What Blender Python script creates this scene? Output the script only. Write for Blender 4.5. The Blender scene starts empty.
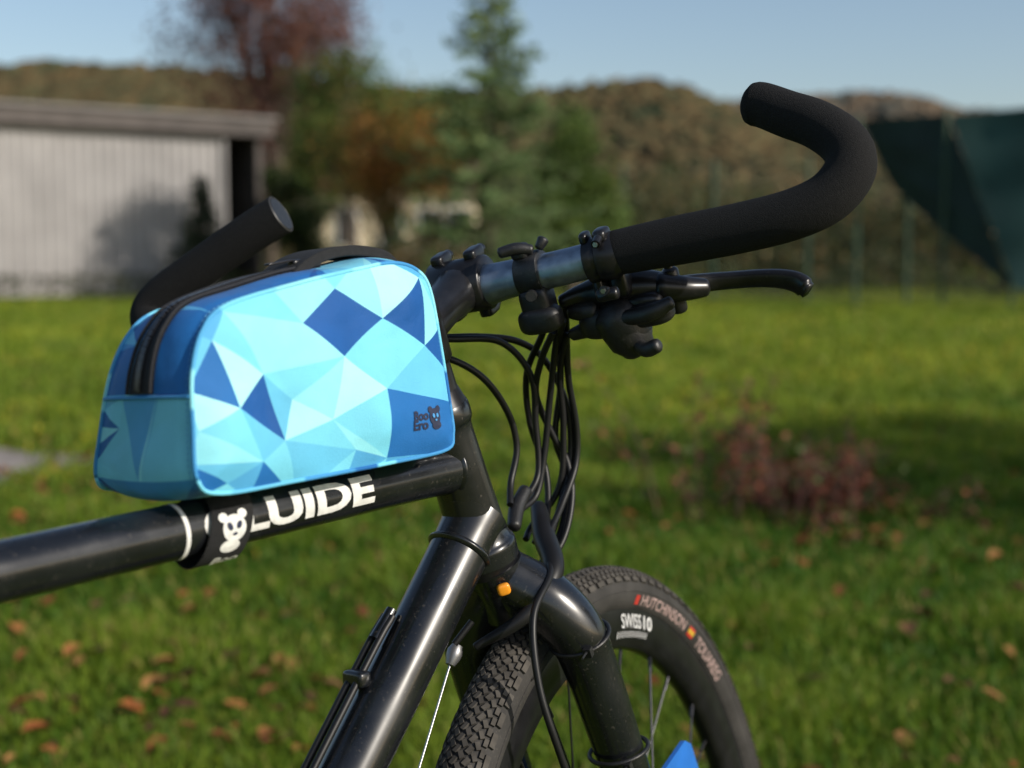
import bpy, bmesh, math, random
import numpy as np
from mathutils import Vector, Matrix, geometry
random.seed(7); rng=np.random.default_rng(7)
SC=bpy.context.scene
SC.view_settings.view_transform='Standard'; SC.view_settings.look='None'; SC.view_settings.exposure=0
GZ=-0.029   # ground level

# ------------------------------------------------------------------ materials
def new_mat(name):
    m=bpy.data.materials.new(name); m.use_nodes=True
    nt=m.node_tree; b=nt.nodes['Principled BSDF']; return m,nt,b
def setp(b,**k):
    for n,v in k.items():
        n=n.replace('_',' ')
        if n in b.inputs: b.inputs[n].default_value=v
def simple(name,col,rough=.5,metal=0,coat=0,noise=0.0,nscale=40,bump=0,bscale=200,spec=.5,rvar=0,dust=0):
    m,nt,b=new_mat(name); setp(b,Base_Color=(*col,1),Roughness=rough,Metallic=metal,Coat_Weight=coat)
    b.inputs['Specular IOR Level'].default_value=spec
    tc=nt.nodes.new('ShaderNodeTexCoord')
    src=None
    if noise or rvar:
        n=nt.nodes.new('ShaderNodeTexNoise'); n.inputs['Scale'].default_value=nscale; n.inputs['Detail'].default_value=6
        nt.links.new(tc.outputs['Object'],n.inputs['Vector'])
        if noise:
            r=nt.nodes.new('ShaderNodeValToRGB'); r.color_ramp.elements[0].position=.3; r.color_ramp.elements[1].position=.7
            r.color_ramp.elements[0].color=(*[c*(1-noise) for c in col],1); r.color_ramp.elements[1].color=(*[min(1,c*(1+noise)) for c in col],1)
            nt.links.new(n.outputs[0],r.inputs[0]); nt.links.new(r.outputs[0],b.inputs['Base Color']); src=r.outputs[0]
        if rvar:
            mr=nt.nodes.new('ShaderNodeMapRange'); mr.inputs[1].default_value=.3; mr.inputs[2].default_value=.7
            mr.inputs[3].default_value=max(0,rough-rvar); mr.inputs[4].default_value=rough+rvar
            nt.links.new(n.outputs[0],mr.inputs[0]); nt.links.new(mr.outputs[0],b.inputs['Roughness'])
    if dust and src:
        n3=nt.nodes.new('ShaderNodeTexNoise'); n3.inputs['Scale'].default_value=420; n3.inputs['Detail'].default_value=4
        nt.links.new(tc.outputs['Object'],n3.inputs['Vector'])
        mr=nt.nodes.new('ShaderNodeMapRange'); mr.inputs[1].default_value=.62; mr.inputs[2].default_value=.74; mr.inputs[3].default_value=0; mr.inputs[4].default_value=dust
        nt.links.new(n3.outputs[0],mr.inputs[0]); mx=nt.nodes.new('ShaderNodeMix'); mx.data_type='RGBA'
        nt.links.new(mr.outputs[0],mx.inputs[0]); nt.links.new(src,mx.inputs[6]); mx.inputs[7].default_value=(.16,.14,.12,1); nt.links.new(mx.outputs[2],b.inputs['Base Color'])
    if bump:
        n2=nt.nodes.new('ShaderNodeTexNoise'); n2.inputs['Scale'].default_value=bscale; n2.inputs['Detail'].default_value=3
        nt.links.new(tc.outputs['Object'],n2.inputs['Vector'])
        bp=nt.nodes.new('ShaderNodeBump'); bp.inputs['Strength'].default_value=bump; bp.inputs['Distance'].default_value=.002
        nt.links.new(n2.outputs[0],bp.inputs['Height']); nt.links.new(bp.outputs[0],b.inputs['Normal'])
    return m
M_frame=simple('frame_paint',(.007,.008,.010),.27,coat=.35,noise=.3,nscale=25,rvar=.09,dust=.25)
M_foam=simple('foam_grip',(.013,.013,.0135),.95,noise=.35,nscale=900,bump=.6,bscale=1400,spec=.18)
M_rubber=simple('tyre_rubber',(.034,.032,.030),.8,noise=.35,nscale=30,spec=.3,dust=.35)
M_tread=simple('tyre_tread',(.062,.056,.049),.85,noise=.4,nscale=60,spec=.25)
M_cable=simple('cable_housing',(.008,.008,.009),.45,noise=.2,spec=.35)
M_plastic=simple('black_plastic',(.011,.011,.012),.45,noise=.3,nscale=80,bump=.15,bscale=900,dust=.2)
M_alu_black=simple('anodised_black',(.013,.013,.015),.30,metal=.3,noise=.3,nscale=80,dust=.15)
M_alu=simple('brushed_alloy',(.26,.30,.36),.38,metal=.85,noise=.22,nscale=120,rvar=.1)
M_steel=simple('steel',(.45,.45,.46),.3,metal=1)
M_spoke=simple('spoke_steel',(.05,.05,.055),.4,metal=.8)
M_white=simple('white_print',(.66,.66,.64),.55,noise=.16,nscale=160)
M_pinkprint=simple('sidewall_print',(.40,.28,.26),.7,noise=.3,nscale=300)
M_whiteprint=simple('rim_print',(.6,.6,.6),.6)
M_logo=simple('logo_print',(.010,.016,.05),.6)
M_zip=simple('zip_tape',(.008,.009,.013),.75,bump=.5,bscale=1200)
M_zteeth=simple('zip_teeth',(.02,.02,.024),.3)
M_strap=simple('velcro_strap',(.009,.009,.010),.85,noise=.3,nscale=300,bump=.6,bscale=1500)
M_blue=simple('blue_plastic',(.02,.14,.50),.4,noise=.1)
M_orange=simple('orange_reflector',(.80,.30,.02),.25,coat=.5)
M_saddle=simple('saddle_vinyl',(.02,.02,.02),.6)

def fabric():
    m,nt,b=new_mat('printed_fabric')
    at=nt.nodes.new('ShaderNodeAttribute'); at.attribute_name='Col'
    tc=nt.nodes.new('ShaderNodeTexCoord')
    n=nt.nodes.new('ShaderNodeTexNoise'); n.inputs['Scale'].default_value=28; n.inputs['Detail'].default_value=4
    nt.links.new(tc.outputs['Object'],n.inputs['Vector'])
    mr=nt.nodes.new('ShaderNodeMapRange'); mr.inputs[1].default_value=.3; mr.inputs[2].default_value=.7; mr.inputs[3].default_value=.90; mr.inputs[4].default_value=1.05
    nt.links.new(n.outputs[0],mr.inputs[0])
    mx=nt.nodes.new('ShaderNodeVectorMath'); mx.operation='SCALE'
    nt.links.new(at.outputs['Color'],mx.inputs[0]); nt.links.new(mr.outputs[0],mx.inputs['Scale'])
    nt.links.new(mx.outputs[0],b.inputs['Base Color'])
    setp(b,Roughness=.62,Sheen_Weight=.05); b.inputs['Specular IOR Level'].default_value=.28
    w=nt.nodes.new('ShaderNodeTexNoise'); w.inputs['Scale'].default_value=1300; w.inputs['Detail'].default_value=2
    w2=nt.nodes.new('ShaderNodeTexNoise'); w2.inputs['Scale'].default_value=17; w2.inputs['Detail'].default_value=2; w2.inputs['Distortion'].default_value=.6
    nt.links.new(tc.outputs['Object'],w.inputs['Vector']); nt.links.new(tc.outputs['Object'],w2.inputs['Vector'])
    b1=nt.nodes.new('ShaderNodeBump'); b1.inputs['Strength'].default_value=.5; b1.inputs['Distance'].default_value=.0008
    b2=nt.nodes.new('ShaderNodeBump'); b2.inputs['Strength'].default_value=.55; b2.inputs['Distance'].default_value=.009
    nt.links.new(w.outputs[0],b1.inputs['Height']); nt.links.new(w2.outputs[0],b2.inputs['Height'])
    nt.links.new(b2.outputs[0],b1.inputs['Normal']); nt.links.new(b1.outputs[0],b.inputs['Normal'])
    return m
M_fab=fabric()
def leafmat(name,transl=.3,rough=.6):
    m,nt,b=new_mat(name)
    at=nt.nodes.new('ShaderNodeAttribute'); at.attribute_name='Col'
    nt.links.new(at.outputs['Color'],b.inputs['Base Color']); setp(b,Roughness=rough); b.inputs['Specular IOR Level'].default_value=.25
    t=nt.nodes.new('ShaderNodeBsdfTranslucent'); nt.links.new(at.outputs['Color'],t.inputs[0])
    mx=nt.nodes.new('ShaderNodeMixShader'); mx.inputs[0].default_value=transl
    nt.links.new(b.outputs[0],mx.inputs[1]); nt.links.new(t.outputs[0],mx.inputs[2])
    nt.links.new(mx.outputs[0],nt.nodes['Material Output'].inputs[0]); return m
M_leaf=leafmat('leaves'); M_grass=leafmat('grass_blades',.4); M_dead=leafmat('dead_leaves',.15,.7)
M_bark=simple('bark',(.09,.07,.055),.9,noise=.5,nscale=12,bump=1,bscale=30)

# ------------------------------------------------------------------ helpers
def empty(name,loc=(0,0,0)):
    e=bpy.data.objects.new(name,None); e.location=loc; SC.collection.objects.link(e); return e
def parent(o,p):
    o.parent=p; o.matrix_parent_inverse=Matrix.Translation(p.location).inverted()
def mkobj(name,verts,faces,mat,par=None,smooth=True,cols=None):
    me=bpy.data.meshes.new(name); me.from_pydata([tuple(map(float,v)) for v in verts],[],[tuple(map(int,f)) for f in faces]); me.validate()
    if smooth: me.polygons.foreach_set('use_smooth',[True]*len(me.polygons))
    me.materials.append(mat); me.update()
    o=bpy.data.objects.new(name,me); SC.collection.objects.link(o)
    if par: parent(o,par)
    return o
def V(*a): return np.array(a,float)
def nrm(v): v=np.array(v,float); return v/max(np.linalg.norm(v),1e-12)
def catmull(P,n=8,closed=False):
    P=[np.array(p,float) for p in P]; N=len(P); out=[]
    if N==2 and not closed: return [P[0]+(P[1]-P[0])*i/n for i in range(n+1)]
    rng_=range(N if closed else N-1)
    for i in rng_:
        if closed: p0,p1,p2,p3=P[(i-1)%N],P[i],P[(i+1)%N],P[(i+2)%N]
        else:
            p1,p2=P[i],P[i+1]; p0=P[i-1] if i>0 else 2*p1-p2; p3=P[i+2] if i+2<N else 2*p2-p1
        for k in range(n):
            t=k/n; out.append(.5*((2*p1)+(-p0+p2)*t+(2*p0-5*p1+4*p2-p3)*t*t+(-p0+3*p1-3*p2+p3)*t**3))
    if not closed: out.append(P[-1])
    return out
def tube_geo(pts,rad,seg=16,n=8,spline=True,round_ends=(False,False)):
    P=[np.append(np.array(p,float),r) for p,r in zip(pts,rad if hasattr(rad,'__len__') else [rad]*len(pts))]
    S=catmull(P,n) if spline else P
    C=[s[:3] for s in S]; R=[max(s[3],1e-4) for s in S]
    tang=[nrm(C[min(i+1,len(C)-1)]-C[max(i-1,0)]) for i in range(len(C))]
    def cap(c,t,r,sgn):
        return [(c+t*sgn*r*.55*math.sin(a),r*math.cos(a)**.8) for a in (math.radians(25),math.radians(50),math.radians(70),math.radians(84))]
    if round_ends[0]:
        ex=cap(C[0],tang[0],R[0],-1)
        for c,r in ex: C.insert(0,c);R.insert(0,r);tang.insert(0,tang[0])
    if round_ends[1]:
        t=tang[-1]
        for c,r in cap(C[-1],t,R[-1],1): C.append(c);R.append(r);tang.append(t)
    up=V(0,0,1) if abs(tang[0][2])<.9 else V(1,0,0)
    u=nrm(np.cross(tang[0],up)); verts=[];faces=[]
    for i,(c,r,t) in enumerate(zip(C,R,tang)):
        u=nrm(u-t*np.dot(u,t)); w=np.cross(t,u)
        for k in range(seg):
            a=2*math.pi*k/seg; verts.append(c+r*(math.cos(a)*u+math.sin(a)*w))
    for i in range(len(C)-1):
        for k in range(seg):
            a=i*seg+k;b=i*seg+(k+1)%seg; faces.append((a,b,b+seg,a+seg))
    faces.append(tuple(range(seg))[::-1]); faces.append(tuple(range((len(C)-1)*seg,len(C)*seg)))
    return verts,faces
def tube(name,pts,rad,mat,par=None,**k):
    v,f=tube_geo(pts,rad,**k); o=mkobj(name,v,f,mat,par)
    sharp_caps(o); return o
def sharp_caps(o,ang=50):
    me=o.data; bm=bmesh.new(); bm.from_mesh(me)
    for e in bm.edges:
        if len(e.link_faces)==2 and e.calc_face_angle(0)>math.radians(ang): e.smooth=False
    bm.to_mesh(me); bm.free()
class Geo:
    def __init__(s): s.v=[];s.f=[]
    def add(s,v,f):
        n=len(s.v); s.v.extend(v); s.f.extend([tuple(i+n for i in q) for q in f])
    def tube(s,*a,**k): s.add(*tube_geo(*a,**k))
    def box(s,c,ax,hs):
        c=np.array(c,float); v=[]
        for i in (-1,1):
            for j in (-1,1):
                for k in (-1,1): v.append(c+ax[0]*hs[0]*i+ax[1]*hs[1]*j+ax[2]*hs[2]*k)
        s.add(v,[(0,1,3,2),(4,6,7,5),(0,4,5,1),(2,3,7,6),(0,2,6,4),(1,5,7,3)])
    def rbox(s,c,ax,hs,e=.45,n=14):  # super-ellipsoid: soft moulded block
        c=np.array(c,float); v=[];f=[]
        def sg(x,p): return math.copysign(abs(x)**p,x)
        for i in range(n+1):
            ph=-math.pi/2+math.pi*i/n
            for j in range(2*n):
                th=math.pi*j/n; v.append(c+ax[0]*hs[0]*sg(math.cos(ph),e)*sg(math.cos(th),e)+ax[1]*hs[1]*sg(math.cos(ph),e)*sg(math.sin(th),e)+ax[2]*hs[2]*sg(math.sin(ph),e))
        for i in range(n):
            for j in range(2*n): a=i*2*n+j;b=i*2*n+(j+1)%(2*n); f.append((a,b,b+2*n,a+2*n))
        s.add(v,f)
    def obj(s,name,mat,par=None,smooth=True,bevel=0,subd=0):
        o=mkobj(name,s.v,s.f,mat,par,smooth)
        if bevel:
            m=o.modifiers.new('b','BEVEL'); m.width=bevel; m.segments=3; m.limit_method='ANGLE'; m.angle_limit=math.radians(60)
        if smooth: sharp_caps(o,60)
        return o
def lathe_geo(c,e1,e2,ax,prof,N=96,closed=False):
    v=[];f=[];m=len(prof)
    for i in range(N):
        a=2*math.pi*i/N; d=math.cos(a)*e1+math.sin(a)*e2
        for r,l in prof: v.append(c+d*r+ax*l)
    for i in range(N):
        j=(i+1)%N
        for k in range(m if closed else m-1):
            k2=(k+1)%m; f.append((i*m+k,i*m+k2,j*m+k2,j*m+k))
    return v,f
def text_geo(body,w,h,bold=.02,sub=None,space=1.0):
    c=bpy.data.curves.new('txt','FONT'); c.body=body; c.offset=bold; c.resolution_u=4; c.space_character=space
    o=bpy.data.objects.new('txt',c); SC.collection.objects.link(o)
    dg=bpy.context.evaluated_depsgraph_get(); me=bpy.data.meshes.new_from_object(o.evaluated_get(dg))
    bm=bmesh.new(); bm.from_mesh(me); bmesh.ops.remove_doubles(bm,verts=bm.verts,dist=1e-5)
    bmesh.ops.triangulate(bm,faces=bm.faces)
    xs=[v.co.x for v in bm.verts]; ys=[v.co.y for v in bm.verts]; x0,x1,y0,y1=min(xs),max(xs),min(ys),max(ys)
    for v in bm.verts: v.co.x=(v.co.x-x0)/(x1-x0)*w; v.co.y=(v.co.y-y0)/(y1-y0)*h
    if sub:
        for _ in range(4):
            es=[e for e in bm.edges if e.calc_length()>sub]
            if not es: break
            bmesh.ops.subdivide_edges(bm,edges=es,cuts=1); bmesh.ops.triangulate(bm,faces=bm.faces)
    vs=[(v.co.x,v.co.y) for v in bm.verts]; fs_=[tuple(v.index for v in f.verts) for f in bm.faces]
    bm.free(); bpy.data.objects.remove(o); return vs,fs_
def disc2d(cx,cy,rx,ry,n=20,rot=0):
    v=[(cx,cy)];f=[]
    for i in range(n):
        a=2*math.pi*i/n; x,y=rx*math.cos(a),ry*math.sin(a); v.append((cx+x*math.cos(rot)-y*math.sin(rot),cy+x*math.sin(rot)+y*math.cos(rot))); f.append((0,i+1,(i+1)%n+1))
    return v,f
def quads_mesh(name,C,A,Bv,cols,mat,par=None):
    n=len(C); v=np.empty((n,4,3)); v[:,0]=C-A; v[:,1]=C+Bv-A*.1; v[:,2]=C+A; v[:,3]=C-Bv-A*.1
    me=bpy.data.meshes.new(name); me.vertices.add(4*n); me.vertices.foreach_set('co',v.reshape(-1).astype(np.float32))
    me.loops.add(4*n); me.loops.foreach_set('vertex_index',np.arange(4*n,dtype=np.int32))
    me.polygons.add(n); me.polygons.foreach_set('loop_start',np.arange(0,4*n,4,dtype=np.int32)); me.polygons.foreach_set('loop_total',np.full(n,4,dtype=np.int32))
    me.update(calc_edges=True)
    at=me.color_attributes.new('Col','FLOAT_COLOR','POINT'); cc=np.ones((n,4,4)); cc[:,:,:3]=cols[:,None,:]; at.data.foreach_set('color',cc.reshape(-1).astype(np.float32))
    me.materials.append(mat); o=bpy.data.objects.new(name,me); SC.collection.objects.link(o)
    if par: parent(o,par)
    return o
def randvec(n):
    v=rng.normal(size=(n,3)); return v/np.linalg.norm(v,axis=1)[:,None]

# ------------------------------------------------------------------ bike frames of reference
fw=V(.6480,.7616,0); u2=V(-.0623,.0530,.9966)
H=V(-.0437,1.0390,.8261)
def rot(axis,a):
    axis=nrm(axis);K=np.array([[0,-axis[2],axis[1]],[axis[2],0,-axis[0]],[-axis[1],axis[0],0]])
    return np.eye(3)+math.sin(a)*K+(1-math.cos(a))*K@K
HA=math.radians(70.7645)
l2=nrm(np.cross(u2,fw))
dn=fw*math.cos(HA)-u2*math.sin(HA)
S=rot(-dn,math.radians(17)); fs=S@(fw*math.sin(HA)+u2*math.cos(HA)); ls=S@l2; us=-dn
def B(X,Y,Z): return H+fw*X+l2*Y+u2*Z
def T(F,L,U): return H+fs*F+ls*L+us*U
bike=empty('bicycle',tuple(H))

# frame tubes
J=V(.015,-.042); ts=math.radians(2.44)
def tt(s,rad=0,ang=0):
    X=J[0]-math.cos(ts)*s; Z=J[1]-math.sin(ts)*s
    return B(X-math.sin(ts)*rad*math.sin(math.radians(ang)), -rad*math.cos(math.radians(ang)), Z+rad*math.sin(math.radians(ang)))
TR=.0170
tube('top_tube',[tt(.01),tt(.06),tt(.2),tt(.55)],[.0195,.0172,TR,TR],M_frame,bike,seg=40)
da=math.radians(47.3); J2=V(.020,-.080)
def dt(s,y=0,off=0): 
    return B(J2[0]-math.cos(da)*s-math.sin(da)*off, y, J2[1]-math.sin(da)*s+math.cos(da)*off)
tube('down_tube',[dt(0),dt(.06),dt(.3),dt(.66)],[.0240,.0220,.0220,.0215],M_frame,bike,seg=40)
HO=-fw*.014
def ht(u): return H+dn*u+HO
g=Geo(); 
g.tube([ht(-.004),ht(.0),ht(.008),ht(.012),ht(.02),ht(.06),ht(.10),ht(.108),ht(.112),ht(.122)],[.0215,.0225,.0225,.0208,.0202,.0208,.0222,.0255,.0260,.0255],seg=40,n=3)
g.tube([tt(.022),tt(.025),tt(.028)],[.0182,.0208,.0178],seg=32,n=3)
g.tube([dt(.030),dt(.033),dt(.036)],[.0225,.0252,.0225],seg=32,n=3)
g.obj('head_tube',M_frame,bike)
tube('headset_cup',[ht(-.026),ht(-.014),ht(-.004)],[.0150,.0185,.0212],M_alu_black,bike,seg=32,spline=False)
tube('crown_race',[ht(.1225),ht(.130)],[.0245,.0225],M_alu_black,bike,seg=32,spline=False)
BBp=dt(.64); ST0=tt(.54)
tube('seat_tube',[BBp,ST0,ST0+nrm(ST0-BBp)*.03],.0165,M_frame,bike,seg=24,spline=False)
sp=ST0+nrm(ST0-BBp)*.16; tube('seat_post',[ST0,sp],.0136,M_alu_black,bike,seg=20,spline=False)
def inB(w): d=w-H; return V(d@fw,d@l2,d@u2)
bb=inB(BBp); st=inB(ST0); spb=inB(sp)
rax=V(bb[0]-.425,0,-.503)
for sgn,nm in ((1,'left'),(-1,'right')):
    tube('chain_stay_'+nm,[B(bb[0],sgn*.02,bb[2]),B(bb[0]-.12,sgn*.045,bb[2]+.01),B(rax[0],sgn*.065,rax[2])],[.011,.010,.008],M_frame,bike)
    tube('seat_stay_'+nm,[B(st[0]+.0,sgn*.015,st[2]-.02),B(st[0]-.08,sgn*.045,st[2]-.12),B(rax[0],sgn*.065,rax[2])],[.008,.008,.008],M_frame,bike)
sv=[];sf=[];NS=14
for i in range(NS):
    t=i/(NS-1); X=spb[0]+.14-.27*t; w=.018+.055*max(0,(t-.35)/.65)**1.5
    for k in range(12):
        a=2*math.pi*k/12; e=.35 if i in (0,NS-1) else 1
        sv.append(B(X,w*e*math.cos(a),spb[2]+.035+.018*math.sin(a)*e+.012*t*t))
for i in range(NS-1):
    for k in range(12): sf.append((i*12+k,i*12+(k+1)%12,(i+1)*12+(k+1)%12,(i+1)*12+k))
sf+= [tuple(range(12))[::-1],tuple(range((NS-1)*12,NS*12))]
mkobj('saddle',sv,sf,M_saddle,bike)

# ------------------------------------------------------------------ wheels
def wheel(prefix,ax,e1,e2,al,R=.3312,r=.0205):
    g=Geo(); prof=[]
    for k in range(28):
        a=math.radians(-148+296*k/27); prof.append((R+r*math.cos(a),r*math.sin(a)))
    g.add(*lathe_geo(ax,e1,e2,al,prof,160)); 
    for l in (-1,1):
        for rr_ in (.3155,.3300):
            dd=rr_-R; q=math.sqrt(r*r-dd*dd); g.add(*lathe_geo(ax,e1,e2,al,[(rr_-.0004,l*(q-.0004)),(rr_,l*(q+.0006)),(rr_+.0004,l*(q-.0004))],160))
    g.obj(prefix+'tyre',M_rubber,bike)
    g=Geo(); NC=235
    for i in range(NC):
        for j in range(-5,6):
            a=2*math.pi*(i+(.5 if j%2 else 0))/NC; d=math.cos(a)*e2+math.sin(a)*e1; tg=-math.sin(a)*e2+math.cos(a)*e1
            b=math.radians(j*12.6); nn=d*math.cos(b)+al*math.sin(b); sd=-d*math.sin(b)+al*math.cos(b)
            c=ax+d*R+nn*(r+.0006); big=abs(j)==5
            if big and i%2: continue
            cs,sn=math.cos(.5),math.sin(.5)*(1 if j%2 else -1)
            t2=tg*cs+sd*sn; s2=sd*cs-tg*sn
            if abs(j)>=4: t2,s2=tg,sd
            g.box(c,(t2,s2,nn),(.0031 if not big else .0058,.0017 if not big else .0022,.0012 if not big else .0015))
    g.obj(prefix+'tread',M_tread,bike,smooth=False)
    g=Geo(); g.add(*lathe_geo(ax,e1,e2,al,[(R-.012,-.0125),(R-.019,-.0135),(R-.030,-.0132),(R-.046,-.010),(R-.050,-.004),(R-.050,.004),(R-.046,.010),(R-.030,.0132),(R-.019,.0135),(R-.012,.0125)],160,closed=True))
    g.obj(prefix+'rim',M_alu_black,bike)
    g=Geo(); g.tube([ax-al*.055,ax-al*.05,ax-al*.036,ax-al*.032,ax-al*.028,ax+al*.028,ax+al*.032,ax+al*.036,ax+al*.05,ax+al*.055],[.009,.010,.012,.027,.016,.016,.027,.012,.010,.009],seg=24,spline=False)
    g.obj(prefix+'hub',M_alu_black,bike)
    g=Geo()
    for i in range(32):
        a=2*math.pi*i/32; sgn=1 if i%2 else -1; off=math.radians(62)*(1 if (i//2)%2 else -1)
        d1=math.cos(a+off)*e2+math.sin(a+off)*e1; d2=math.cos(a)*e2+math.sin(a)*e1
        g.tube([ax+d1*.025+al*sgn*.032,ax+d2*(R-.049)+al*sgn*.002],[.001,.001],seg=6,spline=False)
        g.tube([ax+d2*(R-.064)+al*sgn*.0037,ax+d2*(R-.049)+al*sgn*.002],[.0018,.0018],seg=6,spline=False)
    g.obj(prefix+'spokes',M_spoke,bike)
S2=rot(-dn,math.radians(14)); wf=S2@(fw*math.sin(HA)+u2*math.cos(HA)); wl=S2@l2
AX=H+dn*.5342+ls*.0022+fs*.004
wheel('front_',AX,wf,us,wl)
wheel('rear_',B(*rax),fw,u2,l2)
def side_print(body,ph0,ph1,r0,h,mat,name,bold=.02,rr=.0205,R=.3312,rim=False):
    w=math.radians(ph1-ph0)*(r0+h/2); v,f=text_geo(body,w,h,bold,sub=.006)
    P=[]
    for x,y in v:
        a=math.radians(ph0)+x/(r0+h/2); rad=r0+y
        dd=rad-R
        l=-(math.sqrt(max(rr*rr-dd*dd,1e-6))+.0005) if not rim else -.0142
        P.append(AX+(math.cos(a)*us+math.sin(a)*wf)*rad+wl*l)
    return mkobj(name,P,f,mat,bike,smooth=False)
side_print('HUTCHINSON',34,52.5,.3185,.0092,M_pinkprint,'sidewall_print',.008)
side_print('TOUAREG',58,70,.3175,.0092,M_pinkprint,'sidewall_print_b',.008)
side_print('HUTCHINSON',213,232,.3185,.0085,M_pinkprint,'sidewall_print_c',.01)
M_red=simple('print_red',(.42,.03,.02),.6); M_yel=simple('print_yellow',(.5,.32,.03),.6)
for a0,a1,h0,h1,m_ in ((54,56.3,.3185,.3210,M_red),(54,56.3,.3210,.3245,M_yel),(54,56.3,.3245,.327,M_red),(31.6,33,.319,.327,M_red)):
    P=[]
    for a in (a0,a1):
        for rad in (h0,h1):
            l=-(math.sqrt(.0205**2-(rad-.3312)**2)+.0006); an=math.radians(a); P.append(AX+(math.cos(an)*us+math.sin(an)*wf)*rad+wl*l)
    mkobj('sidewall_flag',P,[(0,1,3,2)],m_,bike,False)
side_print('SWISS',27.5,35.5,.2985,.0125,M_whiteprint,'rim_print',bold=.01,rim=True)
side_print('10',36.5,40,.2985,.0125,M_whiteprint,'rim_print_b',bold=.02,rim=True)
side_print('/////////////',25,38,.2905,.0055,M_whiteprint,'rim_print_c',bold=.0,rim=True)

# fork
g=Geo()
for sg in (-1,1):
    g.tube([T(-.008,0,-.130),T(-.006,sg*.012,-.144),T(-.003,sg*.030,-.163),T(-.001,sg*.044,-.188),T(0,sg*.048,-.218),T(.001,sg*.0495,-.26),T(.003,sg*.051,-.34),T(.005,sg*.054,-.44),T(.003,sg*.057,-.528)],[.021,.0235,.0240,.0225,.0208,.0200,.0185,.015,.011],seg=32)
g.tube([T(-.012,0,-.120),T(-.006,0,-.162)],[.0225,.0215],seg=28,spline=False,round_ends=(False,True))
g.obj('fork',M_frame,bike)
g=Geo()
for sg in (-1,1): g.box(T(.0,sg*.058,-.532),(fs,ls,us),(.012,.003,.014))
g.obj('fork_dropouts',M_frame,bike,bevel=.002)
g=Geo()
for U,tl,lc in ((-.196,.10,-.046),(-.297,-.12,-.0505)):
    P=[]
    for k in range(33):
        a=2*math.pi*k/32; P.append(T(.0232*math.cos(a)+.001,lc+.0232*math.sin(a),U+tl*.0232*math.cos(a)))
    g.tube(P,[.0018]*33,seg=8,n=1); 
    g.box(T(-.020,lc-.0135,U-.001),(fs,ls,us),(.003,.003,.0035))
    g.tube([T(-.022,lc-.013,U),T(-.038,lc-.016,U+.004)],[.0012,.0009],seg=6,spline=False)
g.obj('cable_ties',M_plastic,bike)

# ------------------------------------------------------------------ cockpit
tube('steerer_spacers',[T(-.014,0,.020),T(-.014,0,.045)],[.0152,.0152],M_alu_black,bike,seg=28,spline=False)
g=Geo(); g.tube([T(-.014,0,.040),T(-.014,0,.044),T(-.012,0,.086),T(-.012,0,.090)],[.0155,.0185,.0185,.0155],seg=28,spline=False)
g.tube([T(-.012,0,.066),T(.03,0,.069),T(.062,0,.071)],[.017,.0155,.018],seg=24)
g.tube([T(.076,.024,.071),T(.076,.0225,.071),T(.076,-.0205,.071),T(.076,-.022,.071)],[.0195,.0210,.0210,.0195],seg=32,spline=False)
for l in (-.013,.015):
    for uu in (.022,-.022):
        g.rbox(T(.082,l,.071+uu),(fs,ls,us),(.011,.0055,.005))
        g.tube([T(.092,l,.071+uu),T(.097,l,.071+uu)],[.0042,.0040],seg=12,spline=False)
g.rbox(T(-.032,0,.056),(fs,ls,us),(.008,.011,.006)); g.rbox(T(-.032,0,.076),(fs,ls,us),(.008,.011,.006))
g.obj('stem',M_alu_black,bike)
bar=[(.074,.12,.070),(.074,.04,.069),(.074,.02,.069),(.074,-.018,.069),(.075,-.04,.070),(.076,-.081,.071),(.078,-.125,.0735)]
tube('handlebar',[T(*p) for p in bar],[.0128,.0135,.0158,.0155,.0142,.0133,.0130],M_alu,bike,seg=40)
gr=[(.078,-.126,.0740),(.0795,-.17,.0742),(.080,-.219,.0745),(.0815,-.256,.0765),(.087,-.281,.082),(.097,-.2960,.093),(.107,-.2985,.1035),(.117,-.292,.1145),(.128,-.276,.1265),(.138,-.256,.136),(.146,-.240,.144),(.1485,-.233,.1465)]
tube('foam_grip_right',[T(*p) for p in gr],[.0165,.0176,.0178,.0178,.0178,.0178,.0176,.0174,.0170,.0166,.0162,.0160],M_foam,bike,seg=48,round_ends=(True,True))
gl=[(.078,.105,.0740),(.0795,.18,.0745),(.080,.240,.075),(.0815,.278,.077),(.088,.300,.083),(.097,.308,.091),(.104,.304,.099),(.110,.290,.107),(.117,.268,.115),(.126,.238,.126),(.134,.209,.136),(.143,.179,.145)]
tube('foam_grip_left',[T(*p) for p in gl],[.0172]*len(gl),M_foam,bike,seg=40)
e=nrm(T(*gl[-1])-T(*gl[-2])); 
tube('bar_end_plug',[T(*gl[-1]),T(*gl[-1])+e*.0012],[.0158,.0148],M_plastic,bike,seg=32,spline=False)
g=Geo(); P0=T(*gl[-1])+e*.0004
ea=nrm(np.cross(e,us)); eb=np.cross(e,ea)
g.tube([P0+(ea*math.cos(a)+eb*math.sin(a))*.0163 for a in np.linspace(0,2*math.pi,41)],[.0005]*41,seg=6,n=1)
g.obj('bar_end_rim',simple('dull_ring',(.10,.10,.10),.5,metal=.6),bike)

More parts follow.
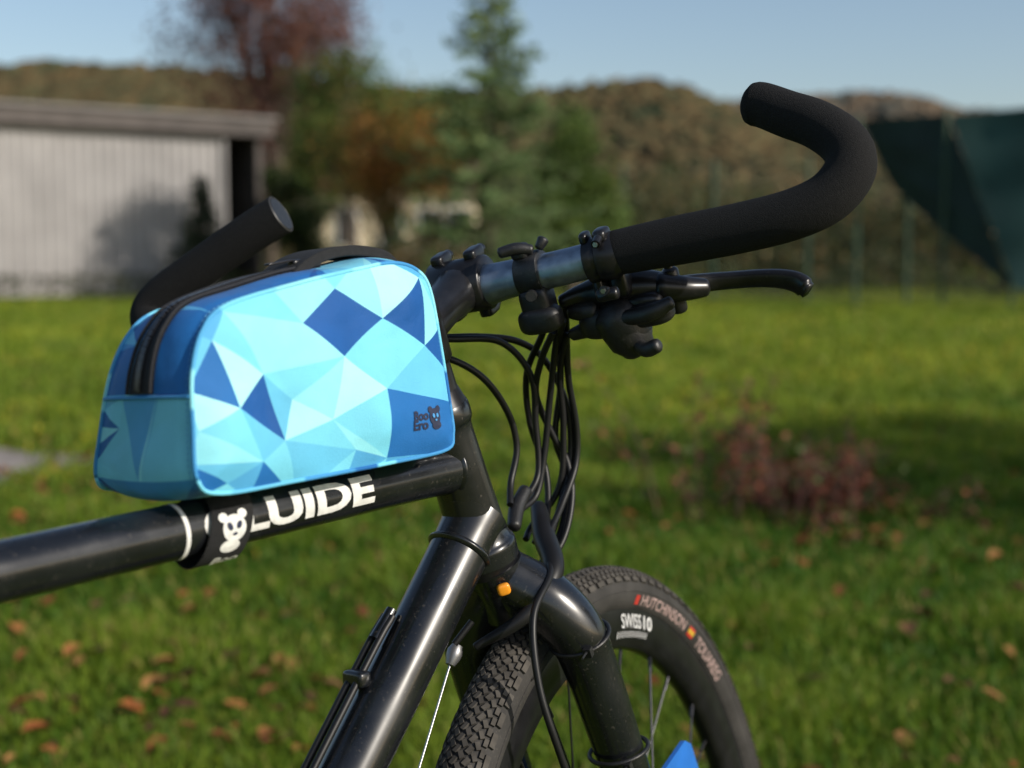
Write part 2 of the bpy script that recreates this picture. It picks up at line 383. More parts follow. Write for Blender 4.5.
g=Geo()
g.tube([T(.075,-.049,.0705),T(.075,-.050,.0705),T(.076,-.067,.0708),T(.076,-.068,.0708)],[.0160,.0172,.0172,.0160],seg=28,spline=False)
g.rbox(T(.070,-.059,.049),(fs,ls,us),(.012,.012,.014)); g.rbox(T(.064,-.060,.038),(fs,ls,us),(.011,.017,.010),.6)
g.rbox(T(.072,-.055,.090),(fs,ls,us),(.007,.007,.006),.6)
g.tube([T(.062,-.044,.094),T(.067,-.055,.0935),T(.071,-.064,.090)],[.0042,.0048,.0040],seg=14,round_ends=(True,True))
g.tube([T(.074,-.070,.090),T(.077,-.073,.094)],[.0035,.0045],seg=12,round_ends=(True,True),spline=False)
g.tube([T(.054,-.062,.060),T(.048,-.064,.061)],[.0045,.004],seg=10,spline=False)
g.obj('accessory_clamp',M_plastic,bike)
g=Geo()
for L0,L1 in ((-.104,-.1105),(-.1135,-.126)):
    g.tube([T(.077,L0,.073),T(.077,L0-.001,.073),T(.077,L1+.001,.073),T(.0775,L1,.073)],[.0160,.0178,.0178,.0160],seg=32,spline=False)
g.rbox(T(.080,-.107,.053),(fs,ls,us),(.009,.004,.012)); g.rbox(T(.073,-.120,.0905),(fs,ls,us),(.009,.0055,.0050),.6)
g.tube([T(.056,-.120,.088),T(.064,-.120,.090)],[.0034,.0034],seg=12,spline=False)
g.rbox(T(.073,-.107,.0905),(fs,ls,us),(.007,.0035,.0045),.6)
g.rbox(T(.088,-.120,.052),(fs,ls,us),(.010,.007,.014))
g.tube([T(.057,-.113,.050),T(.057,-.125,.050)],[.0050,.0050],seg=14,spline=False,round_ends=(True,True))
g.tube([T(.050,-.119,.055),T(.056,-.119,.053)],[.0036,.0036],seg=14,spline=False)
g.obj('lever_clamps',M_alu_black,bike)
g=Geo(); 
for p_ in (T(.0560,-.120,.088),T(.0500,-.119,.055)): g.tube([p_+fs*.0005,p_-fs*.0012],[.0022,.0020],seg=6,spline=False)
g.obj('clamp_bolts',M_steel,bike)
g=Geo()
g.tube([T(.088,-.070,.042),T(.094,-.085,.043),T(.098,-.105,.042),T(.104,-.130,.038),T(.112,-.152,.031)],[.0055,.0085,.0135,.0135,.0095],seg=24,round_ends=(True,True))
g.tube([T(.104,-.142,.036),T(.113,-.158,.029),T(.122,-.170,.0245)],[.0110,.0095,.0072],seg=18,round_ends=(True,True))
g.tube([T(.113,-.150,.044),T(.113,-.150,.014)],[.0065,.0065],seg=16,spline=False,round_ends=(True,True))
g.tube([T(.113,-.150,.046),T(.113,-.150,.049)],[.0040,.0036],seg=10,spline=False)
g.rbox(T(.098,-.128,.028),(fs,ls,us),(.012,.018,.010),.7)
g.obj('brake_lever_body',M_alu_black,bike)
g=Geo()
g.tube([T(.085,-.108,.026),T(.088,-.112,.018),T(.090,-.116,.004),T(.091,-.118,-.002)],[.0165,.0190,.0180,.0140],seg=28,spline=False,round_ends=(True,True))
g.tube([T(.090,-.092,.030),T(.090,-.075,.033)],[.0095,.0065],seg=16,spline=False,round_ends=(True,True))
g.tube([T(.090,-.088,.018),T(.092,-.070,.014)],[.0075,.0050],seg=16,spline=False,round_ends=(True,True))
g.tube([T(.082,-.120,.004),T(.074,-.130,-.001),T(.072,-.140,.001)],[.005,.0060,.0055],seg=14,round_ends=(True,True))
g.rbox(T(.092,-.098,.020),(fs,ls,us),(.013,.020,.012),.7)
g.rbox(T(.086,-.135,.022),(fs,ls,us),(.010,.020,.009),.7)
g.tube([T(.078,-.118,.024),T(.074,-.140,.026),T(.078,-.156,.030)],[.006,.0065,.005],seg=12,round_ends=(True,True))
g.tube([T(.075,-.112,.014),T(.0715,-.1125,.0135)],[.0062,.0058],seg=16,spline=False)
g.obj('shifter_pod',M_plastic,bike)
def blade(name,pts,w,th):
    S_=catmull([np.array(p) for p in pts],8); v=[];f=[]
    n=len(S_)
    for i,p in enumerate(S_):
        t=i/(n-1); tg=nrm(S_[min(i+1,n-1)]-S_[max(i-1,0)]); nx=nrm(np.cross(tg,V(0,0,1))); uz=np.cross(nx,tg)
        ww=w*(1-.22*math.sin(math.pi*min(1,t*1.1))); 
        if t>.95: ww*=.75
        for a in range(14):
            an=2*math.pi*a/14; q=p+nx*math.copysign(abs(math.cos(an))**.7,math.cos(an))*th+uz*math.copysign(abs(math.sin(an))**.7,math.sin(an))*ww; v.append(T(*q))
    for i in range(n-1):
        for a in range(14): f.append((i*14+a,i*14+(a+1)%14,(i+1)*14+(a+1)%14,(i+1)*14+a))
    f+= [tuple(range(14))[::-1],tuple(range((n-1)*14,n*14))]
    return mkobj(name,v,f,M_alu_black,bike)
blade('brake_lever_blade',[(.114,-.146,.030),(.128,-.158,.027),(.138,-.172,.0235),(.141,-.190,.021),(.141,-.208,.0190),(.140,-.224,.0160),(.138,-.236,.0115),(.135,-.243,.005)],.0085,.0052)
g=Geo(); g.tube([T(.077,.108,.073),T(.077,.128,.073)],[.0185,.0185],seg=24,spline=False)
g.tube([T(.090,.085,.038),T(.104,.130,.038),T(.118,.160,.026)],[.008,.012,.008],seg=16,round_ends=(True,True))
g.obj('brake_lever_body_left',M_alu_black,bike)
blade('brake_lever_blade_left',[(.116,.148,.028),(.138,.172,.022),(.140,.208,.0165),(.131,.240,-.001)],.0062,.0045)

# ------------------------------------------------------------------ cables
cab=[
 ('brake_hose',[T(.088,-.072,.040),T(.104,-.060,.014),T(.115,-.046,-.028),T(.118,-.040,-.070),T(.108,-.034,-.100),T(.074,-.027,-.120),T(.034,-.026,-.130),T(-.004,-.040,-.138),T(-.046,-.038,-.150),T(-.072,-.040,-.188),T(-.083,-.045,-.232),T(-.080,-.048,-.30),T(-.05,-.048,-.42)]),
 ('shift_cable',[T(.092,-.068,.014),T(.104,-.058,.008),T(.113,-.040,-.025),T(.112,-.032,-.065),T(.098,-.020,-.112),T(.078,.004,-.135),T(.064,.006,-.140)]),
 ('rear_brake_cable',[T(.090,-.058,.036),T(.100,-.040,.014),T(.110,-.014,-.018),T(.112,-.004,-.060),T(.102,-.010,-.100),T(.075,-.012,-.128),T(.055,-.005,-.140)]),
 ('front_loop_cable',[T(.050,.060,.055),T(.060,.030,.040),T(.088,.006,.026),T(.106,-.016,.012),T(.116,-.030,-.010),T(.120,-.036,-.050),T(.114,-.030,-.092),T(.088,-.020,-.125),T(.062,-.010,-.150),T(.03,.00,-.175)]),
 ('left_shift_cable',[T(.045,.060,.040),T(.055,.025,.025),T(.068,.004,.000),T(.078,-.004,-.035),T(.078,-.003,-.066),T(.060,.002,-.088),T(.040,-.002,-.098)]),
 ('inner_cable_a',[T(.095,-.060,.026),T(.105,-.046,.000),T(.104,-.030,-.040),T(.092,-.018,-.080),T(.074,-.010,-.106),T(.050,-.004,-.108)]),
 ('inner_cable_b',[T(.080,-.070,.030),T(.108,-.050,.004),T(.118,-.036,-.035),T(.112,-.022,-.075),T(.108,-.024,-.106),T(.085,-.022,-.134),T(.050,-.016,-.152),T(.03,.0,-.16)]),
 ('inner_cable_c',[T(.088,-.056,.020),T(.096,-.036,-.004),T(.104,-.020,-.034),T(.108,-.022,-.070),T(.108,-.028,-.096),T(.092,-.030,-.122),T(.062,-.024,-.146),T(.03,-.005,-.160)]),
 ('inner_cable_d',[T(.048,.05,.046),T(.066,.018,.034),T(.090,-.010,.018),T(.100,-.022,-.016),T(.096,-.016,-.056),T(.084,-.012,-.092),T(.060,-.006,-.104)]),
]
for n,P in cab: tube(n,P,[.0027]*len(P),M_cable,bike,seg=12,n=10)
tube('cable_boot',[T(.078,-.006,-.120),T(.045,-.020,-.130),T(.005,-.038,-.142),T(-.030,-.022,-.158),T(-.052,.012,-.168)],[.0065,.0090,.0080,.0058,.0032],M_cable,bike,seg=18,round_ends=(True,True))
tube('cable_boot_b',[T(.064,-.006,-.098),T(.045,-.004,-.104),T(.028,-.006,-.111)],[.0055,.0062,.0055],M_plastic,bike,seg=16,round_ends=(True,True))
tube('cable_boot_c',[T(-.046,.012,-.150),T(-.060,.024,-.160)],[.0026,.0026],M_cable,bike,seg=12)
A0=T(-.050,.028,-.167);A1=T(-.062,.032,-.176)
tube('barrel_adjuster',[A0,A0*.7+A1*.3,A0*.4+A1*.6,A1],[.0042,.0062,.0058,.0035],simple('dull_alloy',(.25,.25,.26),.45,metal=.8),bike,seg=14,spline=False)
tube('derailleur_wire',[A1,T(-.149,.040,-.224),T(-.32,.045,-.33)],[.0009]*3,M_steel,bike,seg=8,spline=False)
for y in (.012,.004):
    tube('down_tube_cable',[dt(.105,y,.026),dt(.14,y,.0275),dt(.30,y,.0275),dt(.6,y,.0265)],[.0026]*4,M_cable,bike,seg=10)
g=Geo(); g.rbox(dt(.155,.008,.026),(fw,l2,u2),(.006,.010,.006)); g.tube([dt(.10,.008,.026),dt(.125,.008,.027)],[.004,.005],seg=12,spline=False)
g.obj('cable_stop',M_frame,bike)
o=Geo(); o.rbox(T(-.0325,-.0140,-.133),(nrm(fs*.5-ls*.86),nrm(fs*.86+ls*.5),us),(.0050,.003,.0045),.6); o.obj('orange_reflector',M_orange,bike)
P=[T(.034,-.060,-.345),T(.092,-.064,-.352),T(.108,-.062,-.366),T(.116,-.060,-.43),T(.03,-.060,-.45)]
Q=[p-ls*.004 for p in P]; n=len(P)
mkobj('blue_guard',P+Q,[tuple(range(n)),tuple(range(2*n-1,n-1,-1))]+[(i,i+n,(i+1)%n+n,(i+1)%n) for i in range(n)],M_blue,bike,False)
g=Geo(); g.add(*lathe_geo(B(bb[0],-.045,bb[2]),fw,u2,l2,[(.085,-.002),(.098,-.002),(.098,.002),(.085,.002)],64,True))
for k in range(5):
    a=2*math.pi*k/5; d=math.cos(a)*fw+math.sin(a)*u2; g.tube([B(bb[0],-.045,bb[2]),B(bb[0],-.045,bb[2])+d*.088],[.008,.005],seg=8,spline=False)
cd=nrm(-fw*.5-u2*.85); c0=B(bb[0],-.065,bb[2])
g.tube([c0,c0+cd*.17],[.014,.010],seg=12,spline=False); c1=B(bb[0],.065,bb[2]); g.tube([c1,c1-cd*.17],[.014,.010],seg=12,spline=False); g.tube([c0,c1],[.018,.018],seg=16,spline=False)
g.box(c0+cd*.17-l2*.05,(fw,l2,u2),(.045,.045,.012)); g.box(c1-cd*.17+l2*.05,(fw,l2,u2),(.045,.045,.012))
g.obj('crankset',M_alu_black,bike)
ks=B(bb[0]-.04,.03,bb[2]-.01); ke=ks+l2*.14-fw*.03; ke[2]=GZ+.005; tube('kickstand',[ks,ke],[.007,.006],M_alu_black,bike,spline=False)

# ------------------------------------------------------------------ prints on the top tube
def tubeprint(v,f,s0,ang0,rad,mat,name,par):
    P=[tt(s0-x,rad,ang0+math.degrees(y/rad)) for x,y in v]
    return mkobj(name,P,f,mat,par,False)
v,f=text_geo('LUIDE',.112,.0205,.042,sub=.003); tubeprint(v,f,.2265,-28,TR+.0004,M_white,'frame_lettering',bike)
v,f=text_geo('G',.026,.0205,.042,sub=.003); tubeprint(v,f,.256,-28,TR+.0004,M_white,'frame_lettering_b',bike)
vv=[];ff=[]
for k in range(49):
    a=-90+k*360/48
    vv+= [tt(.2665,TR+.0004,a),tt(.2695,TR+.0004,a)]
for k in range(48): ff.append((2*k,2*k+1,2*k+3,2*k+2))
mkobj('pinstripe',vv,ff,M_white,bike)

# ------------------------------------------------------------------ BAG
bag=empty('bicycle_top_tube_bag',tuple(B(-.15,0,.03)))
ctrl=[(-262,-20),(-262,10),(-259,42),(-249,66),(-230,80),(-175,92),(-120,101),(-90,104.5),(-68,100),(-56,86),(-50,46),(-45.5,2),(-45.5,-14),(-54,-24),(-110,-27),(-186,-29),(-246,-29.5)]
OUT=np.array(catmull([V(a/1000,b/1000) for a,b in ctrl],8,True))
seg_l=np.linalg.norm(np.roll(OUT,-1,0)-OUT,axis=1); CUM=np.concatenate([[0],np.cumsum(seg_l)]); PER=CUM[-1]
OUTC=np.vstack([OUT,OUT[:1]])
def outpt(s):
    s=s%PER; i=min(np.searchsorted(CUM,s,side='right')-1,len(OUT)-1); t=(s-CUM[i])/max(seg_l[i],1e-9)
    p=OUTC[i]*(1-t)+OUTC[i+1]*t
    a=OUT[(i-1)%len(OUT)];b=OUT[(i+2)%len(OUT)]; tg=nrm(b-a); return p,V(-tg[1],tg[0])
def Yn(Z): return -.042+.03*(Z+.03)
def Yf(Z): return .063-.29*(Z+.03)
segA=OUTC[:-1];segB=OUTC[1:]
def edged(p):
    d=segB-segA; t=np.clip(((p-segA)*d).sum(1)/(d*d).sum(1),0,1); q=segA+d*t[:,None]; return np.sqrt(((q-p)**2).sum(1).min())
def sm(x): x=min(max(x,0),1); return x*(2-x)
def near(X,Z,off=0): 
    d=edged(V(X,Z)); w=.0014*math.sin(X*42+Z*60)+.0010*math.sin(X*95-Z*31)
    return B(X,Yn(Z)-.0080*sm(d/.035)-w*sm(d/.03)-off,Z)
def far(X,Z): 
    d=edged(V(X,Z)); return B(X,Yf(Z)+.0085*sm(d/.04),Z)
def gus(s,t,off=0):
    p,n=outpt(s); b=.0055*4*t*(1-t)+.0007*math.sin(s*70+t*5); p2=p+n*(b*min(1,8*t,8*(1-t))+off); return B(p2[0],Yn(p[1])*(1-t)+Yf(p[1])*t,p2[1])
PAL={'D':(.005,.080,.30),'D2':(.010,.13,.40),'N':(.006,.05,.20),'M':(.045,.26,.56),'M2':(.075,.35,.64),'C':(.115,.46,.70),'C2':(.165,.57,.75),'L':(.245,.67,.78),'W':(.36,.78,.83)}
def inpoly(p,poly):
    x,y=p;c=False;n=len(poly)
    for i in range(n):
        x1,y1=poly[i];x2,y2=poly[(i+1)%n]
        if (y1>y)!=(y2>y) and x<(x2-x1)*(y-y1)/(y2-y1)+x1: c=not c
    return c
def patch(name,outline,fn,specials,spacing,weights,seed,cuts,par,lattice=True,default='L'):
    r=random.Random(seed); xs=[p[0] for p in outline];ys=[p[1] for p in outline]
    vs=[];es=[]
    n=len(outline); vs+= [Vector((p[0],p[1])) for p in outline]; es+=[(i,(i+1)%n) for i in range(n)]
    for poly,_ in specials:
        idx=[]
        for p in poly:
            p=Vector(p); hit=None
            for k in range(n,len(vs)):
                if (vs[k]-p).length<.0008: hit=k;break
            if hit is None: vs.append(p); hit=len(vs)-1
            idx.append(hit)
        es+=[(idx[i],idx[(i+1)%len(idx)]) for i in range(len(idx))]
    if lattice:
        y=min(ys)-spacing*.2; row=0
        while y<max(ys)+spacing:
            x=min(xs)-spacing*.3+(spacing*.5 if row%2 else 0)
            while x<max(xs)+spacing:
                p=(x+r.uniform(-.16,.16)*spacing,y+r.uniform(-.16,.16)*spacing)
                if inpoly(p,outline) and min((Vector(p)-q).length for q in vs)>spacing*.3 and not any(inpoly(p,q) for q,_ in specials): vs.append(Vector(p))
                x+=spacing
            y+=spacing*.87; row+=1
    ov,oe,of,*_=geometry.delaunay_2d_cdt(vs,es,[],0,1e-6)
    bm=bmesh.new(); cl=bm.loops.layers.float_color.new('Col'); bv=[bm.verts.new((v[0],v[1],0)) for v in ov]
    names=list(weights); ww=[weights[k] for k in names]
    for fc in of:
        cx=sum(ov[i][0] for i in fc)/3; cy=sum(ov[i][1] for i in fc)/3
        if not inpoly((cx,cy),outline): continue
        try: bf=bm.faces.new([bv[i] for i in fc])
        except: continue
        col=None; j=0
        for poly,cn in specials:
            if inpoly((cx,cy),poly): col=PAL[cn]; break
        if col is None: 
            if lattice: col=PAL[r.choices(names,ww)[0]]; j=r.uniform(-.06,.06)
            else: col=PAL[default]
        for l in bf.loops: l[cl]=(min(1,col[0]*(1+j)),min(1,col[1]*(1+j)),min(1,col[2]*(1+j)),1)
    bmesh.ops.triangulate(bm,faces=bm.faces)
    for _ in range(7):
        long_=[e for e in bm.edges if e.calc_length()>cuts]
        if not long_: break
        bmesh.ops.subdivide_edges(bm,edges=long_,cuts=1); bmesh.ops.triangulate(bm,faces=[f_ for f_ in bm.faces if len(f_.verts)>3])
    bmesh.ops.delete(bm,geom=[v for v in bm.verts if not v.link_faces],context='VERTS')
    for v in bm.verts: v.co=Vector(fn(v.co.x,v.co.y))
    for f_ in bm.faces: f_.smooth=True
    me=bpy.data.meshes.new(name); bm.to_mesh(me); bm.free(); me.materials.append(M_fab)
    o=bpy.data.objects.new(name,me); SC.collection.objects.link(o); parent(o,par); return o
# artwork layout drawn on the flattened side panel (u,v) -> fabric metres (plane homography)
src=[(197,497),(197,397),(200,340),(235,302),(300,282),(400,262),(438,290),(450,350),(457,440),(300,482)]
dst=[(-263,-29),(-258,28),(-254,61),(-226,82),(-175,93),(-86,105),(-52,86),(-43,44),(-42,-18),(-186,-30)]
A_=[]
for (x,y),(X,Y) in zip(src,dst):
    A_.append([x,y,1,0,0,0,-X*x,-X*y,-X]); A_.append([0,0,0,x,y,1,-Y*x,-Y*y,-Y])
_,_,Vt=np.linalg.svd(np.array(A_)); Hm=Vt[-1].reshape(3,3)
def art(x,y): q=Hm@V(x,y,1); return (q[0]/q[2]/1000,q[1]/q[2]/1000)
N_={'a':(190,330),'b':(212,341),'c':(262,268),'d':(298,324),'e':(335,289),'f':(378,319),'g':(338,357),'h':(420,278),'i':(421,346),'j':(445,325),'k':(453,375),
 'l':(379,389),'m':(462,404),'n':(385,458),'o':(190,392),'p':(234,409),'q':(258,375),'r':(279,441),'s':(326,420),'t':(286,400),'u':(190,466),'v':(224,484),'w':(190,505),
 'x':(250,500),'y':(300,500),'z':(345,495),'A':(385,495),'B':(465,450),'C':(465,495),'D':(225,312),'E':(372,250),'F':(455,290),'G':(318,262),'H':(198,432),'I':(352,450),'J':(258,462),'K':(465,240),'L':(190,240)}
tri=[('d','e','f','g','D'),('f','h','i','D'),('i','j','k','D'),('f','i','l','g','C2'),('l','i','k','m','C'),('l','m','n','D2'),('m','B','n','D2'),('n','B','C','A','M2'),
 ('b','p','o','D2'),('a','b','o','C'),('q','p','r','D'),('q','t','r','C'),('b','q','p','W'),('D','b','q','C2'),('D','q','d','L'),('D','d','c','C2'),('c','d','e','G','L'),('G','e','E','C2'),('e','E','f','L'),('E','h','f','W'),
 ('h','j','i','L'),('h','F','j','C2'),('E','K','h','M2'),('h','K','F','C'),('j','F','k','C2'),('d','q','g','L'),('q','t','g','C2'),('t','g','s','L'),('g','s','l','W'),('s','l','n','C2'),('s','I','n','L'),('t','s','r','W'),
 ('s','r','I','C2'),('r','I','y','C'),('I','y','z','C2'),('I','z','n','M2'),('z','A','n','C2'),('o','p','H','W'),('H','p','J','C2'),('p','r','J','C'),('u','H','J','L'),('u','J','v','C'),('u','v','w','D2'),('v','J','x','M2'),('J','r','y','C2'),('J','x','y','D2'),('w','v','x','C2'),
 ('L','a','b','D','M2'),('L','D','c','C2')]
spec=[([art(*N_[k]) for k in t_[:-1]],t_[-1]) for t_ in tri]
outl=[tuple(p) for p in OUT[::2]]
patch('side_panel_right',outl,lambda x,y:near(x,y),spec,.05,{'L':1},11,.0045,bag,lattice=False,default='C2')
patch('side_panel_left',outl,lambda x,y:far(x,y),[],.045,{'L':5,'W':2,'C2':4,'C':4,'M2':2,'M':1,'D':2},5,.006,bag)
WG=.094
s30=None
for s in np.linspace(0,CUM[8*4],400):
    if outpt(s)[0][1]>.028: s30=s;break
sZipEnd=CUM[8*6]-.012
rect=[(PER*i/60,0) for i in range(0,61)]+[(PER*(60-i)/60,WG) for i in range(0,61)]
lo=[([(0.0005,.0005),(s30,.0005),(s30,WG*.30),(.0005,WG*.45)],'C2'),([(.0005,WG*.48),(s30,WG*.33),(s30,WG*.70)],'M2'),([(s30+.002,.001),(s30+.05,.001),(s30+.052,WG*.36),(s30+.002,WG*.36)],'D2'),
    ([(s30+.054,.001),(s30+.13,.001),(s30+.11,WG*.36),(s30+.056,WG*.36)],'D2'),([(s30+.002,WG*.66),(s30+.03,WG*.66),(s30+.03,WG*.99),(s30+.002,WG*.99)],'D2')]
patch('gusset',rect,lambda x,y:gus(x,min(max(y/WG,0),1)),lo,.040,{'L':2,'C2':3,'C':3,'M2':3,'M':3,'D2':3,'D':1},23,.005,bag)
def colpipe(name,t,r=.0014):
    N=220
    P=[gus(PER*i/N,t,0) for i in range(N+1)]
    v,f=tube_geo(P,[r]*len(P),seg=10,spline=False)
    o=mkobj(name,v,f,M_fab,bag); me=o.data; at=me.color_attributes.new('Col','FLOAT_COLOR','POINT')
    rr=random.Random(3); cols=[];cur=PAL['C'];left_=0
    for i in range(N+1):
        if left_<=0: cur=PAL[rr.choice(['C','M','M2','C2','L','D2'])]; left_=rr.randint(6,16)
        left_-=1
        cols+= [(*cur,1)]*10
    at.data.foreach_set('color',np.array(cols,dtype=np.float32).reshape(-1)); return o
colpipe('piping_right',0.0); colpipe('piping_left',1.0)
P=[gus(s30,t,.0008) for t in np.linspace(0,1,24)]
v,f=tube_geo(P,[.0011]*24,seg=8,spline=False); o=mkobj('rear_seam',v,f,M_fab,bag); at=o.data.color_attributes.new('Col','FLOAT_COLOR','POINT'); at.data.foreach_set('color',np.tile(np.array([*PAL['M'],1],dtype=np.float32),len(v)))
g=Geo()
s=0
while s<PER:
    a_=gus(s,.045,.0004); b_=gus(s+.0022,.045,.0004); g.tube([a_,b_],[.00028,.00028],seg=5,spline=False); s+=.0036
g.obj('stitching',simple('thread',(.10,.35,.60),.7),bag)
def strip(name,s0,s1,t0,t1,off,mat,n=120,m=6):
    v=[];f=[]
    for i in range(n+1):
        for j in range(m+1):
            t=t0+(t1-t0)*j/m; o_=off if 0<j<m else off-.0016
            v.append(gus(s0+(s1-s0)*i/n,t,o_))
    for i in range(n):
        for j in range(m): a=i*(m+1)+j; f.append((a,a+1,a+m+2,a+m+1))
    return mkobj(name,v,f,mat,bag)
strip('zip_tape',s30+.002,sZipEnd,.35,.63,.0014,M_zip)
for t in (.365,.615):
    P=[gus(s30+.002+(sZipEnd-s30-.002)*i/120,t,.0020) for i in range(121)]; v,f=tube_geo(P,[.0012]*121,seg=8,spline=False); mkobj('zip_edge',v,f,M_zip,bag)
g=Geo(); s=s30+.004
while s<sZipEnd:
    for k,tm in ((0,.478),(.0009,.502)):
        p=gus(s+k,tm,.0020); p2=gus(s+k+.0005,tm,.0020); p3=gus(s+k,tm,.0030); tg=nrm(p2-p); nn=nrm(p3-p); sd=np.cross(tg,nn)
        g.box(p,(tg,sd,nn),(.0006,.0018,.0009))
    s+=.0019
g.obj('zip_teeth',M_zteeth,bag,smooth=False)
p=gus(sZipEnd-.012,.49,.003); p2=gus(sZipEnd-.010,.49,.003); p3=gus(sZipEnd-.012,.49,.005); tg=nrm(p2-p); nn=nrm(p3-p); sd=np.cross(tg,nn)
g=Geo(); g.rbox(p+nn*.002,(tg,sd,nn),(.006,.004,.0022)); g.rbox(p+nn*.004-tg*.014,(tg,sd,nn),(.012,.003,.0008)); g.obj('zip_slider',M_alu_black,bag)
def ribbon(name,P,wd,w,th,mat,par):
    S_=catmull(P,10); v=[];f=[];n=len(S_)
    for i,p in enumerate(S_):
        tg=nrm(S_[min(i+1,n-1)]-S_[max(i-1,0)]); nn=nrm(np.cross(tg,wd))
        for a,b in ((-1,-1),(1,-1),(1,1),(-1,1)): v.append(p+wd*a*w+nn*b*th)
    for i in range(n-1):
        for a in range(4): f.append((i*4+a,i*4+(a+1)%4,(i+1)*4+(a+1)%4,(i+1)*4+a))
    f+= [(3,2,1,0),tuple(range((n-1)*4,n*4))]
    o=mkobj(name,v,f,mat,par,False); m=o.modifiers.new('b','BEVEL'); m.width=th*.6; m.segments=2; return o
ribbon('top_strap',[B(-.160,.000,.094),B(-.150,.000,.1025),B(-.134,.000,.1100),B(-.114,.000,.1140),B(-.094,.000,.1140),B(-.074,.000,.1105),B(-.060,0,.0990)],l2,.018,.0036,M_strap,bag)
def nearprint(v,f,a,b,mat,name,off=.0006):
    x0,y0=art(a,b); P=[near(x0+x,y0+y,off) for x,y in v]; return mkobj(name,P,f,mat,bag,False)
v,f=text_geo('Boo',.0145,.0068,.035,sub=.003); nearprint(v,f,407,422,M_logo,'logo_text')
v,f=text_geo('Ero',.0145,.0068,.035,sub=.003); nearprint(v,f,407,431.5,M_logo,'logo_text_b')
for cx,cy,rx,ry in ((.0215,.0070,.0055,.0058),(.0174,.0120,.0023,.0023),(.0256,.0120,.0023,.0023),(.0225,.0012,.0042,.0030)):
    v,f=disc2d(cx,cy,rx,ry); nearprint(v,f,407,430,M_logo,'logo_bear',.0006)
M_eye=simple('logo_eye',(.05,.25,.55),.6)
for cx,cy,rx,ry in ((.0196,.0078,.0012,.0015),(.0235,.0078,.0012,.0015),(.0216,.0048,.0010,.0007)):
    v,f=disc2d(cx,cy,rx,ry); nearprint(v,f,407,430,M_eye,'logo_bear_eye',.0011)
vv=[];ff=[];K=72
def strR(a): return .0208+.0035*max(0,-math.sin(math.radians(a)))**2
for k in range(K+1):
    a=-90+k*360/K; r=strR(a); sh=.006*math.sin(math.radians(a))
    for j,(s_,rr) in enumerate(((.254,r-.001),(.2535,r),(.2225,r),(.222,r-.001))): vv.append(tt(s_-sh,rr,a))
for k in range(K):
    for j in range(3): a=k*4+j; ff.append((a,a+1,a+5,a+4))
mkobj('velcro_strap',vv,ff,M_strap,bag)
def strapprint(v,f,mat,name,off=.0006):
    P=[]
    for x,y in v:
        a=math.degrees(y/.0215)-8; P.append(tt(.237-x,strR(a)+off,a))
    return mkobj(name,P,f,mat,bag,False)
for cx,cy,rx,ry in ((0,.001,.0088,.0085),(-.0075,.0085,.0034,.003),(.0070,.009,.0034,.003),(-.003,-.010,.0075,.0042)):
    v,f=disc2d(cx,cy,rx,ry,24); strapprint(v,f,M_white,'strap_bear')
for cx,cy,rx,ry,ro in ((-.0035,.0025,.0018,.0028,.5),(.0035,.0025,.0018,.0026,-.5),(.0002,-.0025,.0016,.001,0)):
    v,f=disc2d(cx,cy,rx,ry,16,ro); strapprint(v,f,M_logo,'strap_bear_face',.0010)
v,f=text_geo('Boo',.020,.007,.03); v=[(x-.012,y-.024) for x,y in v]; strapprint(v,f,M_white,'strap_text')

# ================================================================== SETTING
def gmat():
    m,nt,b=new_mat('lawn_soil')
    tc=nt.nodes.new('ShaderNodeTexCoord')
    def noise(s,d=5):
        n=nt.nodes.new('ShaderNodeTexNoise'); n.inputs['Scale'].default_value=s; n.inputs['Detail'].default_value=d; nt.links.new(tc.outputs['Object'],n.inputs['Vector']); return n
    n1=noise(.5);n2=noise(9,8)
    r1=nt.nodes.new('ShaderNodeValToRGB'); e=r1.color_ramp.elements; e[0].position=.38;e[0].color=(.085,.14,.012,1);e[1].position=.62;e[1].color=(.24,.25,.026,1)
    r2=nt.nodes.new('ShaderNodeValToRGB'); e=r2.color_ramp.elements; e[0].position=.35;e[0].color=(.35,.36,.35,1);e[1].position=.7;e[1].color=(1.1,1.1,1.0,1)
    nt.links.new(n1.outputs[0],r1.inputs[0]); nt.links.new(n2.outputs[0],r2.inputs[0])
    mx=nt.nodes.new('ShaderNodeMix'); mx.data_type='RGBA'; mx.blend_type='MULTIPLY'; mx.inputs[0].default_value=1
    nt.links.new(r1.outputs[0],mx.inputs[6]); nt.links.new(r2.outputs[0],mx.inputs[7]); nt.links.new(mx.outputs[2],b.inputs['Base Color'])
    setp(b,Roughness=.95); b.inputs['Specular IOR Level'].default_value=.1
    bp=nt.nodes.new('ShaderNodeBump'); bp.inputs['Strength'].default_value=.8; bp.inputs['Distance'].default_value=.05
    nt.links.new(n2.outputs[0],bp.inputs['Height']); nt.links.new(bp.outputs[0],b.inputs['Normal']); return m
mkobj('ground',[(-900,-300,GZ),(900,-300,GZ),(900,1500,GZ),(-900,1500,GZ)],[(0,1,2,3)],gmat(),None,False)
pm=simple('dirt_path',(.25,.215,.19),.95,noise=.35,nscale=6,bump=1,bscale=40)
pp=[]
PX,PY=-3.30,6.35
for k in range(40):
    a=2*math.pi*k/40; r=1+.12*math.sin(3*a+1)+.07*math.sin(7*a); pp.append((PX+1.3*r*math.cos(a),PY+1.0*r*math.sin(a),GZ+.004))
mkobj('dirt_path',pp,[tuple(range(40))],pm,None,False)
N=400000
y=np.exp(rng.uniform(math.log(1.3),math.log(30),N)); x=rng.uniform(-1,1,N)*(.42*y+.9)
